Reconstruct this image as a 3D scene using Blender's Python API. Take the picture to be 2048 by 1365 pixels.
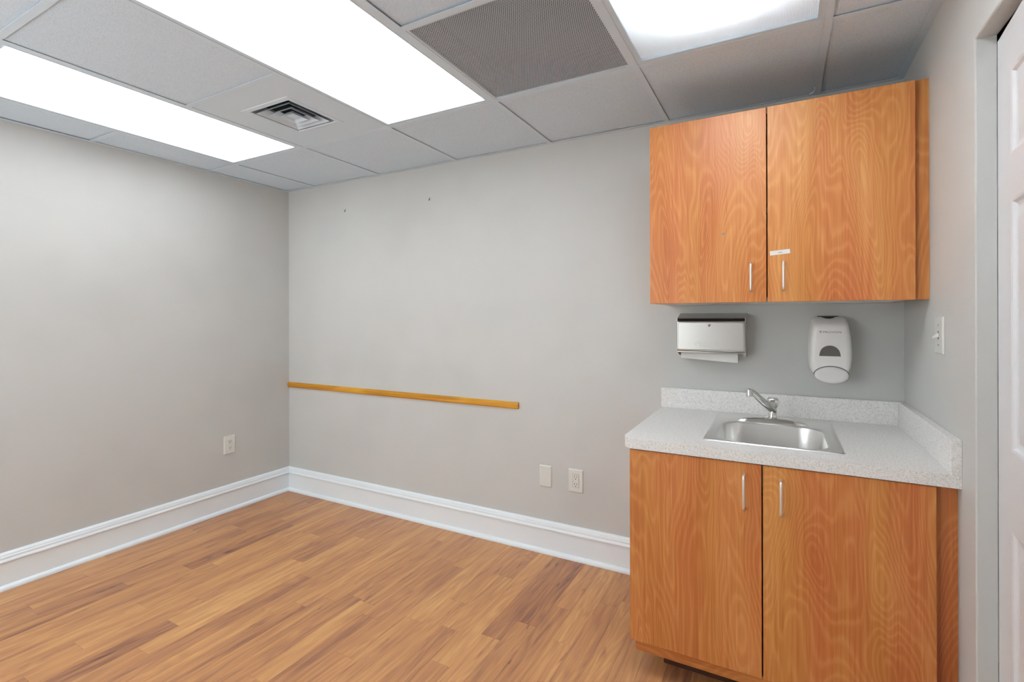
import bpy, bmesh, math, random
from mathutils import Vector, Matrix

for o in list(bpy.data.objects):
    bpy.data.objects.remove(o, do_unlink=True)
S = bpy.context.scene
COL = S.collection
random.seed(7)
PI = math.pi

# ------------------------------------------------------------------ camera
CAM_F, CAM_TH, CAM_ROLL = 993.447, 0.498276, -0.002433
CAM_PX, CAM_PY = 1019.826, 636.351
CAM_POS = Vector((3.20692, -2.45795, 1.26895))
cam = bpy.data.cameras.new('camera')
cam.sensor_width = 36.0
cam.lens = CAM_F / 2048 * 36.0
cam.shift_x = (1024 - CAM_PX) / 2048
cam.shift_y = -(682.5 - CAM_PY) / 2048
cam.clip_start = 0.02
cam_o = bpy.data.objects.new('camera', cam)
COL.objects.link(cam_o)
Fv = Vector((-math.sin(CAM_TH), math.cos(CAM_TH), 0))
Rv = Vector((math.cos(CAM_TH), math.sin(CAM_TH), 0))
Uv = Vector((0, 0, 1))
R2 = Rv * math.cos(CAM_ROLL) + Uv * math.sin(CAM_ROLL)
U2 = -Rv * math.sin(CAM_ROLL) + Uv * math.cos(CAM_ROLL)
M = Matrix((R2, U2, -Fv)).transposed().to_4x4()
M.translation = CAM_POS
cam_o.matrix_world = M
S.camera = cam_o

# ------------------------------------------------------------------ world, exposure
W = bpy.data.worlds.new('world')
S.world = W
W.use_nodes = True
W.node_tree.nodes['Background'].inputs[0].default_value = (0.97, 1.0, 1.03, 1)      # bright overcast daylight, fill through the added window
W.node_tree.nodes['Background'].inputs[1].default_value = 4.5
S.view_settings.view_transform = 'Standard'
S.view_settings.look = 'None'
S.view_settings.gamma = 1.0
S.view_settings.use_curve_mapping = False
S.view_settings.exposure = 0.08
LENS_POWER = 3.9          # the two bright troffers
TUBE_POWER = 64.0         # the tubes of the weak troffer
LAMP_COL = (0.93, 1.0, 1.055, 1)
S.cycles.use_denoising = True
S.cycles.diffuse_bounces = 4
S.cycles.glossy_bounces = 4
S.cycles.transmission_bounces = 3
S.cycles.max_bounces = 7
S.cycles.adaptive_threshold = 0.1
S.cycles.sample_clamp_indirect = 25.0

# ------------------------------------------------------------------ dimensions (metres)
H = 2.2064                 # ceiling
XR = 3.635                 # right wall
YN = -3.40                 # wall behind the camera
G = 0.6096                 # ceiling grid
GX0 = 0.2950
GY0 = 0.5995

# ------------------------------------------------------------------ materials
def srgb(r, g, b):
    def c(v):
        v /= 255.0
        return v / 12.92 if v <= 0.04045 else ((v + 0.055) / 1.055) ** 2.4
    return (c(r), c(g), c(b), 1.0)

def new_mat(name):
    m = bpy.data.materials.new(name)
    m.use_nodes = True
    nt = m.node_tree
    return m, nt, nt.nodes['Principled BSDF'], nt.nodes.new, nt.links.new

def plain(name, col, rough=0.5, metal=0.0, spec=0.5, bump=None, aniso=None, coat=0.0):
    m, nt, b, N, L = new_mat(name)
    b.inputs['Base Color'].default_value = col
    b.inputs['Roughness'].default_value = rough
    b.inputs['Metallic'].default_value = metal
    b.inputs['Specular IOR Level'].default_value = spec
    b.inputs['Coat Weight'].default_value = coat
    if bump:
        scale, strength, dist = bump
        g = N('ShaderNodeNewGeometry')
        n = N('ShaderNodeTexNoise')
        n.inputs['Scale'].default_value = scale
        n.inputs['Detail'].default_value = 3
        L(g.outputs['Position'], n.inputs['Vector'])
        bp = N('ShaderNodeBump')
        bp.inputs['Strength'].default_value = strength
        bp.inputs['Distance'].default_value = dist
        L(n.outputs['Fac'], bp.inputs['Height'])
        L(bp.outputs['Normal'], b.inputs['Normal'])
    return m

def mathn(nt, op, a, b=None, clamp=False):
    n = nt.nodes.new('ShaderNodeMath')
    n.operation = op
    n.use_clamp = clamp
    for i, v in enumerate((a, b)):
        if v is None:
            continue
        if isinstance(v, (int, float)):
            n.inputs[i].default_value = v
        else:
            nt.links.new(v, n.inputs[i])
    return n.outputs[0]

def ramp(nt, fac, stops):
    r = nt.nodes.new('ShaderNodeValToRGB')
    el = r.color_ramp.elements
    while len(el) < len(stops):
        el.new(0.5)
    for e, (p, c) in zip(el, stops):
        e.position = p
        e.color = c
    nt.links.new(fac, r.inputs['Fac'])
    return r.outputs['Color']

def vscale(nt, vec, s):
    n = nt.nodes.new('ShaderNodeVectorMath')
    n.operation = 'MULTIPLY'
    nt.links.new(vec, n.inputs[0])
    n.inputs[1].default_value = s
    return n.outputs[0]

def noise(nt, vec, scale, detail=2.0, rough=0.5, dist=0.0):
    n = nt.nodes.new('ShaderNodeTexNoise')
    n.inputs['Scale'].default_value = scale
    n.inputs['Detail'].default_value = detail
    n.inputs['Roughness'].default_value = rough
    n.inputs['Distortion'].default_value = dist
    nt.links.new(vec, n.inputs['Vector'])
    return n.outputs['Fac']

def wall_paint(name, col):
    m, nt, b, N, L = new_mat(name)
    g = N('ShaderNodeNewGeometry').outputs['Position']
    broad = noise(nt, g, 1.7, 2, 0.6)
    c2 = tuple(v * 0.955 for v in col[:3]) + (1,)
    c3 = tuple(min(1, v * 1.02) for v in col[:3]) + (1,)
    L(ramp(nt, broad, [(0.32, c2), (0.5, col), (0.7, c3)]), b.inputs['Base Color'])
    b.inputs['Roughness'].default_value = 0.55
    b.inputs['Specular IOR Level'].default_value = 0.3
    return m

def laminate_wood(name, stops, axis='z', rings=84.0, rough=0.40):
    """cherry laminate: contour lines of a stretched noise make the cathedral figure"""
    m, nt, b, N, L = new_mat(name)
    pos = N('ShaderNodeNewGeometry').outputs['Position']
    rnd = N('ShaderNodeObjectInfo').outputs['Random']
    comb = N('ShaderNodeCombineXYZ')
    for i, k in enumerate((37.0, 11.0, 23.0)):
        L(mathn(nt, 'MULTIPLY', rnd, k), comb.inputs[i])
    add = N('ShaderNodeVectorMath')
    L(pos, add.inputs[0]); L(comb.outputs[0], add.inputs[1])
    p = add.outputs[0]
    if axis == 'z':
        s1, s2, s3 = (5.2, 1.0, 1.15), (150, 20, 3.0), (9.0, 1.0, 0.35)
    else:
        s1, s2, s3 = (1.15, 1.0, 5.2), (3.0, 20, 150), (0.35, 1.0, 9.0)
    n1 = noise(nt, vscale(nt, p, s1), 1.0, 1.8, 0.45, 0.35)
    fib = noise(nt, vscale(nt, p, s2), 1.0, 3, 0.65)
    n1w = mathn(nt, 'ADD', mathn(nt, 'MULTIPLY', n1, rings * PI), mathn(nt, 'MULTIPLY', fib, 3.4))
    ring = mathn(nt, 'MULTIPLY_ADD', mathn(nt, 'SINE', n1w), 0.5)
    ring.node.inputs[2].default_value = 0.5
    ring = mathn(nt, 'POWER', ring, 2.4)
    broad = noise(nt, vscale(nt, p, s3), 1.0, 2, 0.5)
    v = mathn(nt, 'ADD', mathn(nt, 'MULTIPLY', ring, 0.085),
              mathn(nt, 'ADD', mathn(nt, 'MULTIPLY', fib, 0.38), mathn(nt, 'MULTIPLY', n1, 0.52)))
    base = ramp(nt, v, stops)
    # alternating tan and reddish bands
    hs = N('ShaderNodeHueSaturation')
    L(mathn(nt, 'MULTIPLY_ADD', broad, 0.045), hs.inputs['Hue'])
    hs.inputs['Hue'].links[0].from_node.inputs[2].default_value = 0.4775
    L(base, hs.inputs['Color'])
    L(hs.outputs['Color'], b.inputs['Base Color'])
    b.inputs['Roughness'].default_value = rough
    b.inputs['Specular IOR Level'].default_value = 0.5
    return m

def floor_wood(name):
    m, nt, b, N, L = new_mat(name)
    pos = N('ShaderNodeNewGeometry').outputs['Position']
    oi = N('ShaderNodeObjectInfo')
    comb = N('ShaderNodeCombineXYZ')
    for i, k in enumerate((41.0, 29.0, 13.0)):
        L(mathn(nt, 'MULTIPLY', oi.outputs['Random'], k), comb.inputs[i])
    add = N('ShaderNodeVectorMath')
    L(pos, add.inputs[0]); L(comb.outputs[0], add.inputs[1])
    p = add.outputs[0]
    n1 = noise(nt, vscale(nt, p, (9.0, 1.3, 1)), 1.0, 2.0, 0.5, 0.4)
    warp = noise(nt, vscale(nt, p, (90, 4, 1)), 1.0, 3, 0.6)
    ring = mathn(nt, 'SINE', mathn(nt, 'ADD', mathn(nt, 'MULTIPLY', n1, 60), mathn(nt, 'MULTIPLY', warp, 3)))
    fib = noise(nt, vscale(nt, p, (170, 5, 1)), 1.0, 5, 0.7)
    broad = noise(nt, vscale(nt, p, (34, 1.9, 1)), 1.0, 3, 0.55, 0.6)
    sep = N('ShaderNodeSeparateColor')
    L(oi.outputs['Color'], sep.inputs[0])
    tone = sep.outputs[0]
    v = mathn(nt, 'ADD', mathn(nt, 'MULTIPLY', ring, 0.05), mathn(nt, 'MULTIPLY', fib, 0.44))
    v = mathn(nt, 'ADD', v, mathn(nt, 'SUBTRACT', mathn(nt, 'MULTIPLY', broad, 0.72), 0.11))
    v = mathn(nt, 'ADD', v, mathn(nt, 'MULTIPLY', mathn(nt, 'SUBTRACT', tone, 0.5), 0.34))
    # dark mineral streaks and knots
    kn = noise(nt, vscale(nt, p, (24, 4.2, 1)), 1.0, 3, 0.6, 0.8)
    kn = mathn(nt, 'MULTIPLY', mathn(nt, 'SUBTRACT', kn, 0.63, True), 2.4, True)
    v = mathn(nt, 'SUBTRACT', v, kn)
    L(ramp(nt, v, [(0.04, srgb(104, 70, 60)), (0.26, srgb(164, 112, 82)), (0.43, srgb(192, 136, 92)),
                   (0.58, srgb(206, 150, 98)), (0.80, srgb(224, 174, 114))]), b.inputs['Base Color'])
    b.inputs['Roughness'].default_value = 0.34
    b.inputs['Specular IOR Level'].default_value = 0.45
    return m

def speckle(name):
    m, nt, b, N, L = new_mat(name)
    g = N('ShaderNodeNewGeometry').outputs['Position']
    n1 = noise(nt, g, 420, 2, 0.6)
    n2 = noise(nt, g, 170, 2, 0.6)
    v = mathn(nt, 'ADD', mathn(nt, 'MULTIPLY', n1, 0.6), mathn(nt, 'MULTIPLY', n2, 0.4))
    L(ramp(nt, v, [(0.33, srgb(172, 168, 163)), (0.42, srgb(218, 215, 211)), (0.52, srgb(234, 232, 229)),
                   (0.64, srgb(244, 243, 241))]), b.inputs['Base Color'])
    b.inputs['Roughness'].default_value = 0.42
    b.inputs['Specular IOR Level'].default_value = 0.4
    return m

def brushed(name, col, rough, axis=(2, 200, 200)):
    m, nt, b, N, L = new_mat(name)
    g = N('ShaderNodeNewGeometry').outputs['Position']
    n1 = noise(nt, vscale(nt, g, axis), 4.0, 3, 0.6)
    b.inputs['Base Color'].default_value = col
    b.inputs['Metallic'].default_value = 1.0
    r = mathn(nt, 'ADD', mathn(nt, 'MULTIPLY', n1, 0.16), rough - 0.08)
    L(r, b.inputs['Roughness'])
    bp = N('ShaderNodeBump')
    bp.inputs['Strength'].default_value = 0.02
    bp.inputs['Distance'].default_value = 0.0004
    L(n1, bp.inputs['Height'])
    L(bp.outputs['Normal'], b.inputs['Normal'])
    return m

def tile_mat(name):
    m, nt, b, N, L = new_mat(name)
    g = N('ShaderNodeNewGeometry').outputs['Position']
    n1 = noise(nt, g, 330, 2, 0.7)
    L(ramp(nt, n1, [(0.30, srgb(184, 198, 209)), (0.45, srgb(214, 228, 240)), (0.7, srgb(220, 234, 246))]),
      b.inputs['Base Color'])
    b.inputs['Roughness'].default_value = 0.9
    b.inputs['Specular IOR Level'].default_value = 0.15
    return m

def emit(name, col, strength):
    m, nt, b, N, L = new_mat(name)
    b.inputs['Base Color'].default_value = (0.8, 0.8, 0.8, 1)
    b.inputs['Emission Color'].default_value = col
    b.inputs['Emission Strength'].default_value = strength
    return m

def pane_mat(name):
    m = bpy.data.materials.new(name)
    m.use_nodes = True
    nt = m.node_tree
    nt.nodes.clear()
    out = nt.nodes.new('ShaderNodeOutputMaterial')
    t = nt.nodes.new('ShaderNodeBsdfTransparent')
    t.inputs[0].default_value = (0.97, 0.985, 0.98, 1)
    g = nt.nodes.new('ShaderNodeBsdfGlossy')
    g.inputs['Roughness'].default_value = 0.02
    mx = nt.nodes.new('ShaderNodeMixShader')
    mx.inputs[0].default_value = 0.05
    nt.links.new(t.outputs[0], mx.inputs[1]); nt.links.new(g.outputs[0], mx.inputs[2])
    nt.links.new(mx.outputs[0], out.inputs['Surface'])
    return m

def prismatic(name):
    """translucent acrylic lens with a fine prism pattern"""
    m = bpy.data.materials.new(name)
    m.use_nodes = True
    nt = m.node_tree
    nt.nodes.clear()
    N, L = nt.nodes.new, nt.links.new
    out = N('ShaderNodeOutputMaterial')
    g = N('ShaderNodeNewGeometry').outputs['Position']
    sep = N('ShaderNodeSeparateXYZ')
    L(g, sep.inputs[0])
    sx = mathn(nt, 'SINE', mathn(nt, 'MULTIPLY', mathn(nt, 'ADD', sep.outputs[0], sep.outputs[1]), 2 * PI / 0.0065))
    sy = mathn(nt, 'SINE', mathn(nt, 'MULTIPLY', mathn(nt, 'SUBTRACT', sep.outputs[0], sep.outputs[1]), 2 * PI / 0.0065))
    h = mathn(nt, 'MULTIPLY', sx, sy)
    bp = N('ShaderNodeBump')
    bp.inputs['Strength'].default_value = 0.6
    bp.inputs['Distance'].default_value = 0.002
    L(h, bp.inputs['Height'])
    tr = N('ShaderNodeBsdfTranslucent')
    tr.inputs['Color'].default_value = (0.9, 0.9, 0.9, 1)
    L(bp.outputs['Normal'], tr.inputs['Normal'])
    df = N('ShaderNodeBsdfDiffuse')
    df.inputs['Color'].default_value = (0.86, 0.87, 0.88, 1)
    L(bp.outputs['Normal'], df.inputs['Normal'])
    mx = N('ShaderNodeMixShader')
    mx.inputs[0].default_value = 0.5
    L(tr.outputs[0], mx.inputs[1]); L(df.outputs[0], mx.inputs[2])
    gl = N('ShaderNodeBsdfGlossy')
    gl.inputs['Roughness'].default_value = 0.3
    mx2 = N('ShaderNodeMixShader')
    mx2.inputs[0].default_value = 0.04
    L(mx.outputs[0], mx2.inputs[1]); L(gl.outputs[0], mx2.inputs[2])
    L(mx2.outputs[0], out.inputs['Surface'])
    return m

WOOD_STOPS = [(0.28, srgb(172, 96, 46)), (0.42, srgb(195, 117, 60)), (0.54, srgb(208, 137, 76)),
              (0.70, srgb(222, 160, 98))]
MAT = dict(
    wall=wall_paint('greige_paint', srgb(202, 202, 199)),
    tile=tile_mat('acoustic_tile'),
    tee=plain('white_tee_enamel', srgb(214, 228, 239), 0.5),
    smooth_panel=plain('white_sheet_metal', srgb(214, 228, 239), 0.55),
    trim=plain('white_gloss_trim', srgb(236, 243, 247), 0.32),
    door=plain('white_door_paint', srgb(222, 223, 225), 0.4),
    wood=laminate_wood('cherry_laminate', WOOD_STOPS, 'z'),
    wood_h=laminate_wood('cherry_laminate_horizontal', WOOD_STOPS, 'x'),
    oak=laminate_wood('golden_oak', [(0.30, srgb(176, 108, 22)), (0.5, srgb(214, 148, 40)), (0.7, srgb(236, 176, 74))], 'x', 12),
    floor=floor_wood('cherry_plank'),
    sub=plain('dark_underlay', srgb(52, 32, 22), 0.9),
    speckle=speckle('grey_speckled_laminate'),
    melamine=plain('grey_melamine', srgb(214, 212, 208), 0.5),
    toe=plain('shade_toned_toe_board', srgb(74, 42, 26), 0.6),  # shade of the toe recess put into the board colour
    dark=plain('dark_reflection', srgb(20, 16, 14), 0.9),
    plenum=plain('dark_plenum', srgb(70, 76, 82), 0.9),
    nickel=plain('satin_nickel', srgb(240, 234, 228), 0.42, 1.0),
    chrome=plain('chrome', srgb(222, 222, 220), 0.09, 1.0),
    steel=brushed('brushed_steel', srgb(238, 237, 235), 0.31, (2, 160, 160)),
    steel_v=brushed('brushed_steel_sheet', srgb(200, 198, 194), 0.34, (160, 160, 3)),
    plastic=plain('white_plastic', srgb(226, 223, 218), 0.35),
    plate=plain('ivory_wallplate', srgb(219, 220, 214), 0.38),
    soap=plain('dispenser_plastic', srgb(240, 238, 235), 0.28),
    soap_push=plain('dispenser_pushbar_plastic', srgb(222, 220, 217), 0.34, bump=(90, 0.1, 0.001)),
    smoke=plain('smoked_window', srgb(112, 110, 102), 0.25),
    print_grey=plain('grey_print', srgb(112, 110, 106), 0.5),
    paper=plain('white_paper', srgb(238, 236, 232), 0.85),
    slot=plain('outlet_slot', srgb(40, 36, 32), 0.8),
    perf=plain('perforated_sheet', srgb(194, 205, 214), 0.6),
    lens=emit('lit_lens', LAMP_COL, LENS_POWER),
    tube=emit('lit_tube', LAMP_COL, TUBE_POWER),
    pan=plain('darkened_pan_enamel', srgb(120, 122, 124), 0.6),  # pan colour darkened to keep the lens edges dim
    glass=pane_mat('added_window_glass'),
    prism=prismatic('prismatic_lens'),
    shade_toned_tile=plain('pocket_shadow', srgb(120, 116, 110), 0.9),
)

# ------------------------------------------------------------------ mesh helpers
ORG = {}

def origin_of(parent):
    while parent is not None and parent.parent is not None:
        parent = parent.parent
    return Vector(parent.location) if parent is not None else Vector((0, 0, 0))

def obj(name, bm, mat, parent=None, smooth=False, **props):
    """link a bmesh given in world coordinates as one mesh object"""
    me = bpy.data.meshes.new(name)
    bmesh.ops.recalc_face_normals(bm, faces=bm.faces[:])
    bm.to_mesh(me)
    bm.free()
    return link_mesh(name, me, mat, parent, smooth, **props)

def link_mesh(name, me, mat, parent=None, smooth=False, **props):
    if parent is not None:
        me.transform(Matrix.Translation(-origin_of(parent)))
    if mat is not None:
        me.materials.append(MAT[mat])
    if smooth:
        me.polygons.foreach_set('use_smooth', [True] * len(me.polygons))
        try:
            me.set_sharp_from_angle(angle=math.radians(35))
        except Exception:
            pass
    o = bpy.data.objects.new(name, me)
    COL.objects.link(o)
    o.parent = parent
    for k, v in props.items():
        o[k] = v
    return o

def thing(name, label, cat, loc, group=None):
    o = bpy.data.objects.new(name, None)
    COL.objects.link(o)
    o.location = loc
    o.empty_display_size = 0.05
    o['label'] = label
    o['category'] = cat
    if group:
        o['group'] = group
    return o

def BM():
    return bmesh.new()

def box(bm, x0, x1, y0, y1, z0, z1, bevel=0.0, seg=2):
    x0, x1 = min(x0, x1), max(x0, x1)
    y0, y1 = min(y0, y1), max(y0, y1)
    z0, z1 = min(z0, z1), max(z0, z1)
    vs = [bm.verts.new((x, y, z)) for z in (z0, z1) for y in (y0, y1) for x in (x0, x1)]
    fs = []
    for q in ((0, 2, 3, 1), (4, 5, 7, 6), (0, 1, 5, 4), (2, 6, 7, 3), (0, 4, 6, 2), (1, 3, 7, 5)):
        fs.append(bm.faces.new([vs[i] for i in q]))
    if bevel > 0:
        es = list({e for f in fs for e in f.edges})
        bmesh.ops.bevel(bm, geom=es, offset=bevel, segments=seg, profile=0.5, affect='EDGES')
    return bm

def bx(*a, **k):
    return box(BM(), *a, **k)

def prism(bm, prof, axis, a0, a1, end0=None, end1=None):
    """extrude a closed 2-D profile along an axis; end0/end1(p) may shift each point (mitre)"""
    def P(p, a):
        if axis == 'x':
            return (a, p[0], p[1])
        if axis == 'y':
            return (p[0], a, p[1])
        return (p[0], p[1], a)
    r0 = [bm.verts.new(P(p, a0 + (end0(p) if end0 else 0))) for p in prof]
    r1 = [bm.verts.new(P(p, a1 + (end1(p) if end1 else 0))) for p in prof]
    n = len(prof)
    for i in range(n):
        j = (i + 1) % n
        bm.faces.new((r0[i], r0[j], r1[j], r1[i]))
    bm.faces.new(r0[::-1])
    bm.faces.new(r1)
    return bm

def cyl(bm, c, axis, r0, r1, length, seg=24, caps=True):
    """frustum starting at c, running along the axis vector"""
    ax = Vector(axis).normalized()
    t = Vector((1, 0, 0)) if abs(ax.x) < 0.9 else Vector((0, 1, 0))
    u = ax.cross(t).normalized()
    w = ax.cross(u)
    c = Vector(c)
    A, B = [], []
    for i in range(seg):
        a = 2 * PI * i / seg
        d = u * math.cos(a) + w * math.sin(a)
        A.append(bm.verts.new(c + d * r0))
        B.append(bm.verts.new(c + ax * length + d * r1))
    for i in range(seg):
        j = (i + 1) % seg
        bm.faces.new((A[i], A[j], B[j], B[i]))
    if caps:
        bm.faces.new(A[::-1])
        bm.faces.new(B)
    return bm

def lathe(bm, c, prof, seg=32, axis='z'):
    """prof: (radius, height) pairs from bottom to top"""
    rings = []
    for r, h in prof:
        ring = []
        for i in range(seg):
            a = 2 * PI * i / seg
            x, y = max(r, 1e-5) * math.cos(a), max(r, 1e-5) * math.sin(a)
            if axis == 'z':
                p = (c[0] + x, c[1] + y, c[2] + h)
            else:          # -y
                p = (c[0] + x, c[1] - h, c[2] + y)
            ring.append(bm.verts.new(p))
        rings.append(ring)
    loft(bm, rings)
    return bm

def loft(bm, rings, cap0=True, cap1=True):
    n = len(rings[0])
    for a, b in zip(rings[:-1], rings[1:]):
        for i in range(n):
            j = (i + 1) % n
            bm.faces.new((a[i], a[j], b[j], b[i]))
    if cap0:
        bm.faces.new(rings[0][::-1])
    if cap1:
        bm.faces.new(rings[-1])

def tube(bm, pts, rad, seg=12, flat=1.0, up=None):
    """sweep a circle (or flattened ellipse) along points; rad a number or a list"""
    pts = [Vector(p) for p in pts]
    n = len(pts)
    rings = []
    prev_u = None
    for i, p in enumerate(pts):
        t = (pts[min(i + 1, n - 1)] - pts[max(i - 1, 0)]).normalized()
        ref = Vector(up) if up else (prev_u if prev_u else Vector((0.3, 0.5, 0.81)))
        u = (ref - t * ref.dot(t)).normalized()
        prev_u = u
        w = t.cross(u)
        r = rad[i] if isinstance(rad, (list, tuple)) else rad
        rings.append([bm.verts.new(p + (u * math.cos(2 * PI * k / seg) * flat + w * math.sin(2 * PI * k / seg)) * r)
                      for k in range(seg)])
    loft(bm, rings)
    return bm

def rrect(cx, cy, hx, hy, r, k=6):
    pts = []
    for (sx, sy, a0) in ((1, 1, 0), (-1, 1, PI / 2), (-1, -1, PI), (1, -1, 1.5 * PI)):
        for i in range(k + 1):
            a = a0 + (PI / 2) * i / k
            pts.append((cx + sx * (hx - r) + r * math.cos(a), cy + sy * (hy - r) + r * math.sin(a)))
    return pts

def text_mesh(body, size, depth=0.0003):
    cu = bpy.data.curves.new('lettering', 'FONT')
    cu.body = body
    cu.size = size
    cu.extrude = depth
    cu.resolution_u = 3
    cu.align_x = 'LEFT'
    ob = bpy.data.objects.new('lettering_tmp', cu)
    COL.objects.link(ob)
    bpy.context.view_layer.update()
    me = bpy.data.meshes.new_from_object(ob.evaluated_get(bpy.context.evaluated_depsgraph_get()))
    bpy.data.objects.remove(ob, do_unlink=True)
    bpy.data.curves.remove(cu)
    return me

# ================================================================== THE ROOM
TOP = H + 0.22
floor = obj('floor', bx(0, XR, YN, 0, -0.06, -0.012), 'sub', kind='structure')
wall_back = obj('wall_back', bx(-0.1, XR + 0.4, 0, 0.1, -0.06, TOP), 'wall', kind='structure')
wall_left = obj('wall_left', bx(-0.1, 0, YN, 0, -0.06, TOP), 'wall', kind='structure')
# wall behind the camera, with an added unseen window for fill light
WIX0, WIX1, WIZ0, WIZ1 = 0.15, 2.25, 0.45, 2.10
bm = BM()
for q in ((-0.1, XR + 0.4, -0.06, WIZ0), (-0.1, XR + 0.4, WIZ1, TOP), (-0.1, WIX0, WIZ0, WIZ1), (WIX1, XR + 0.4, WIZ0, WIZ1)):
    box(bm, q[0], q[1], YN - 0.1, YN, q[2], q[3])
obj('wall_front', bm, 'wall', kind='structure')
fill_win = bpy.data.objects.new('added_fill_window', None)  # added window, unseen, lets in fill light
COL.objects.link(fill_win)
fill_win.location = ((WIX0 + WIX1) / 2, YN - 0.05, WIZ0)
fill_win['kind'] = 'structure'
bm = BM()
for q in ((WIX0, WIX1, WIZ0, WIZ0 + 0.05), (WIX0, WIX1, WIZ1 - 0.05, WIZ1), (WIX0, WIX0 + 0.05, WIZ0 + 0.05, WIZ1 - 0.05), (WIX1 - 0.05, WIX1, WIZ0 + 0.05, WIZ1 - 0.05)):
    box(bm, q[0], q[1], YN - 0.08, YN - 0.03, q[2], q[3])
obj('added_window_frame', bm, 'trim', fill_win)
obj('mullion', bx((WIX0 + WIX1) / 2 - 0.025, (WIX0 + WIX1) / 2 + 0.025, YN - 0.075, YN - 0.035, WIZ0 + 0.05, WIZ1 - 0.05), 'trim', fill_win)
for a_, b_ in ((WIX0 + 0.05, (WIX0 + WIX1) / 2 - 0.025), ((WIX0 + WIX1) / 2 + 0.025, WIX1 - 0.05)):
    obj('added_window_pane', bx(a_, b_, YN - 0.058, YN - 0.054, WIZ0 + 0.05, WIZ1 - 0.05), 'glass', fill_win)

# right wall with the drywall-wrapped door opening
DY0, DY1, DZ, DX = -0.8138, -1.66, 1.962, 3.676
bm = BM()
r = 0.004
prof = [(XR, 0.0)]
for i in range(5):
    a = PI + (PI / 2) * i / 4
    prof.append((XR + r + r * math.cos(a), DY0 + r + r * math.sin(a)))
prof += [(DX, DY0), (DX, 0.0)]
prism(bm, prof, 'z', -0.06, DZ)
prof = [(XR, YN), (XR, DY1 - r)]
for i in range(1, 5):
    a = PI - (PI / 2) * i / 4
    prof.append((XR + r + r * math.cos(a), DY1 - r + r * math.sin(a)))
prof += [(DX, DY1), (DX, YN)]
prism(bm, prof, 'z', -0.06, DZ)
# header with a softened lower edge
prof = [(XR, TOP), (XR, DZ + r)]
for i in range(1, 5):
    a = PI + (PI / 2) * i / 4
    prof.append((XR + r + r * math.cos(a), DZ + r + r * math.sin(a)))
prof += [(DX, DZ), (DX, TOP)]
prism(bm, prof, 'y', DY1, DY0)
box(bm, XR, DX, DY0, 0.0, DZ, TOP)
box(bm, XR, DX, YN, DY1, DZ, TOP)
wall_right = obj('wall_right', bm, 'wall', kind='structure')
# closet pocket behind the opening
obj('closet_wall', bx(XR + 0.38, XR + 0.4, YN, 0, -0.06, TOP), 'wall', wall_right)
obj('closet_ceiling', bx(DX, XR + 0.38, YN, 0, H - 0.02, H), 'wall', wall_right)
obj('closet_floor', bx(XR, XR + 0.38, YN, 0, -0.06, -0.001), 'floor', wall_right)
obj('door_track', bx(3.705, 3.735, DY1 - 0.05, -0.62, 1.955, 1.985, bevel=0.001), 'trim', wall_right)

# floor planks: one object each, along the room's depth
PW = 0.0865
plank_me = bpy.data.meshes.new('plank')
b_ = bx(-0.5, 0.5, -0.5, 0.5, -0.011, 0.0)
bmesh.ops.recalc_face_normals(b_, faces=b_.faces[:])
b_.to_mesh(plank_me)
b_.free()
plank_me.materials.append(MAT['floor'])
rp = random.Random(21)
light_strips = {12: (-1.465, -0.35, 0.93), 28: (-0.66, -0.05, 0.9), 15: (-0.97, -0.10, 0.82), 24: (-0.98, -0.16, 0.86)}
x = -0.012
ix = 0
while x < XR - 0.002:
    xa, xb = max(x, 0.002), min(x + PW, XR - 0.002)
    cuts = [-0.001]
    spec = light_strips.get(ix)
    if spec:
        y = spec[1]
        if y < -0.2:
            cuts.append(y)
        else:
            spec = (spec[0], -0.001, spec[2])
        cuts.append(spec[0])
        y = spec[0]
    else:
        y = -0.001 - rp.uniform(0.1, 0.95)
        cuts.append(y)
    while y > YN + 0.4:
        y -= rp.uniform(0.42, 1.15)
        cuts.append(max(y, YN + 0.002))
    if cuts[-1] > YN + 0.002:
        cuts.append(YN + 0.002)
    for ya, yb in zip(cuts[:-1], cuts[1:]):
        if ya - yb < 0.01:
            continue
        o = bpy.data.objects.new('plank', plank_me)
        COL.objects.link(o)
        o.parent = floor
        o.location = ((xa + xb) / 2, (ya + yb) / 2, rp.uniform(-0.0003, 0.0))
        o.scale = (xb - xa - 0.0006, ya - yb - 0.0006, 1)
        t = min(1, max(0, rp.gauss(0.48, 0.22)))
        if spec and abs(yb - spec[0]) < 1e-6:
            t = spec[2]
        o.color = (t, t, t, 1)
    x += PW
    ix += 1

# ------------------------------------------------------------------ baseboards
def board_profile():
    return [(0, 0.0), (0.015, 0.0), (0.015, 0.128), (0, 0.128)]

def cap_profile():
    return [(0, 0.1282), (0.021, 0.1282), (0.023, 0.131), (0.023, 0.136), (0.021, 0.1395), (0.018, 0.143), (0.0175, 0.154), (0.0145, 0.157),
            (0.0145, 0.161), (0.0125, 0.166), (0.008, 0.171), (0.003, 0.1725), (0, 0.1725)]

def shoe_profile():
    pts = [(0.0152, 0.0005), (0.030, 0.0005), (0.030, 0.004)]
    for i in range(1, 7):
        a = PI / 2 * i / 6
        pts.append((0.0152 + 0.0148 * math.cos(a), 0.004 + 0.019 * math.sin(a)))
    return pts

def base_run_back(name, prof, parent, x1):
    bm = BM()
    prism(bm, [(-d, z) for d, z in prof], 'x', 0.0, x1, end0=lambda p: -p[0] + 0.0002)
    return obj(name, bm, 'trim', parent, smooth=True)

def base_run_left(name, prof, parent, y0):
    bm = BM()
    prism(bm, [(d, z) for d, z in prof], 'y', y0, 0.0, end1=lambda p: -p[0] - 0.0002)
    return obj(name, bm, 'trim', parent, smooth=True)

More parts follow.
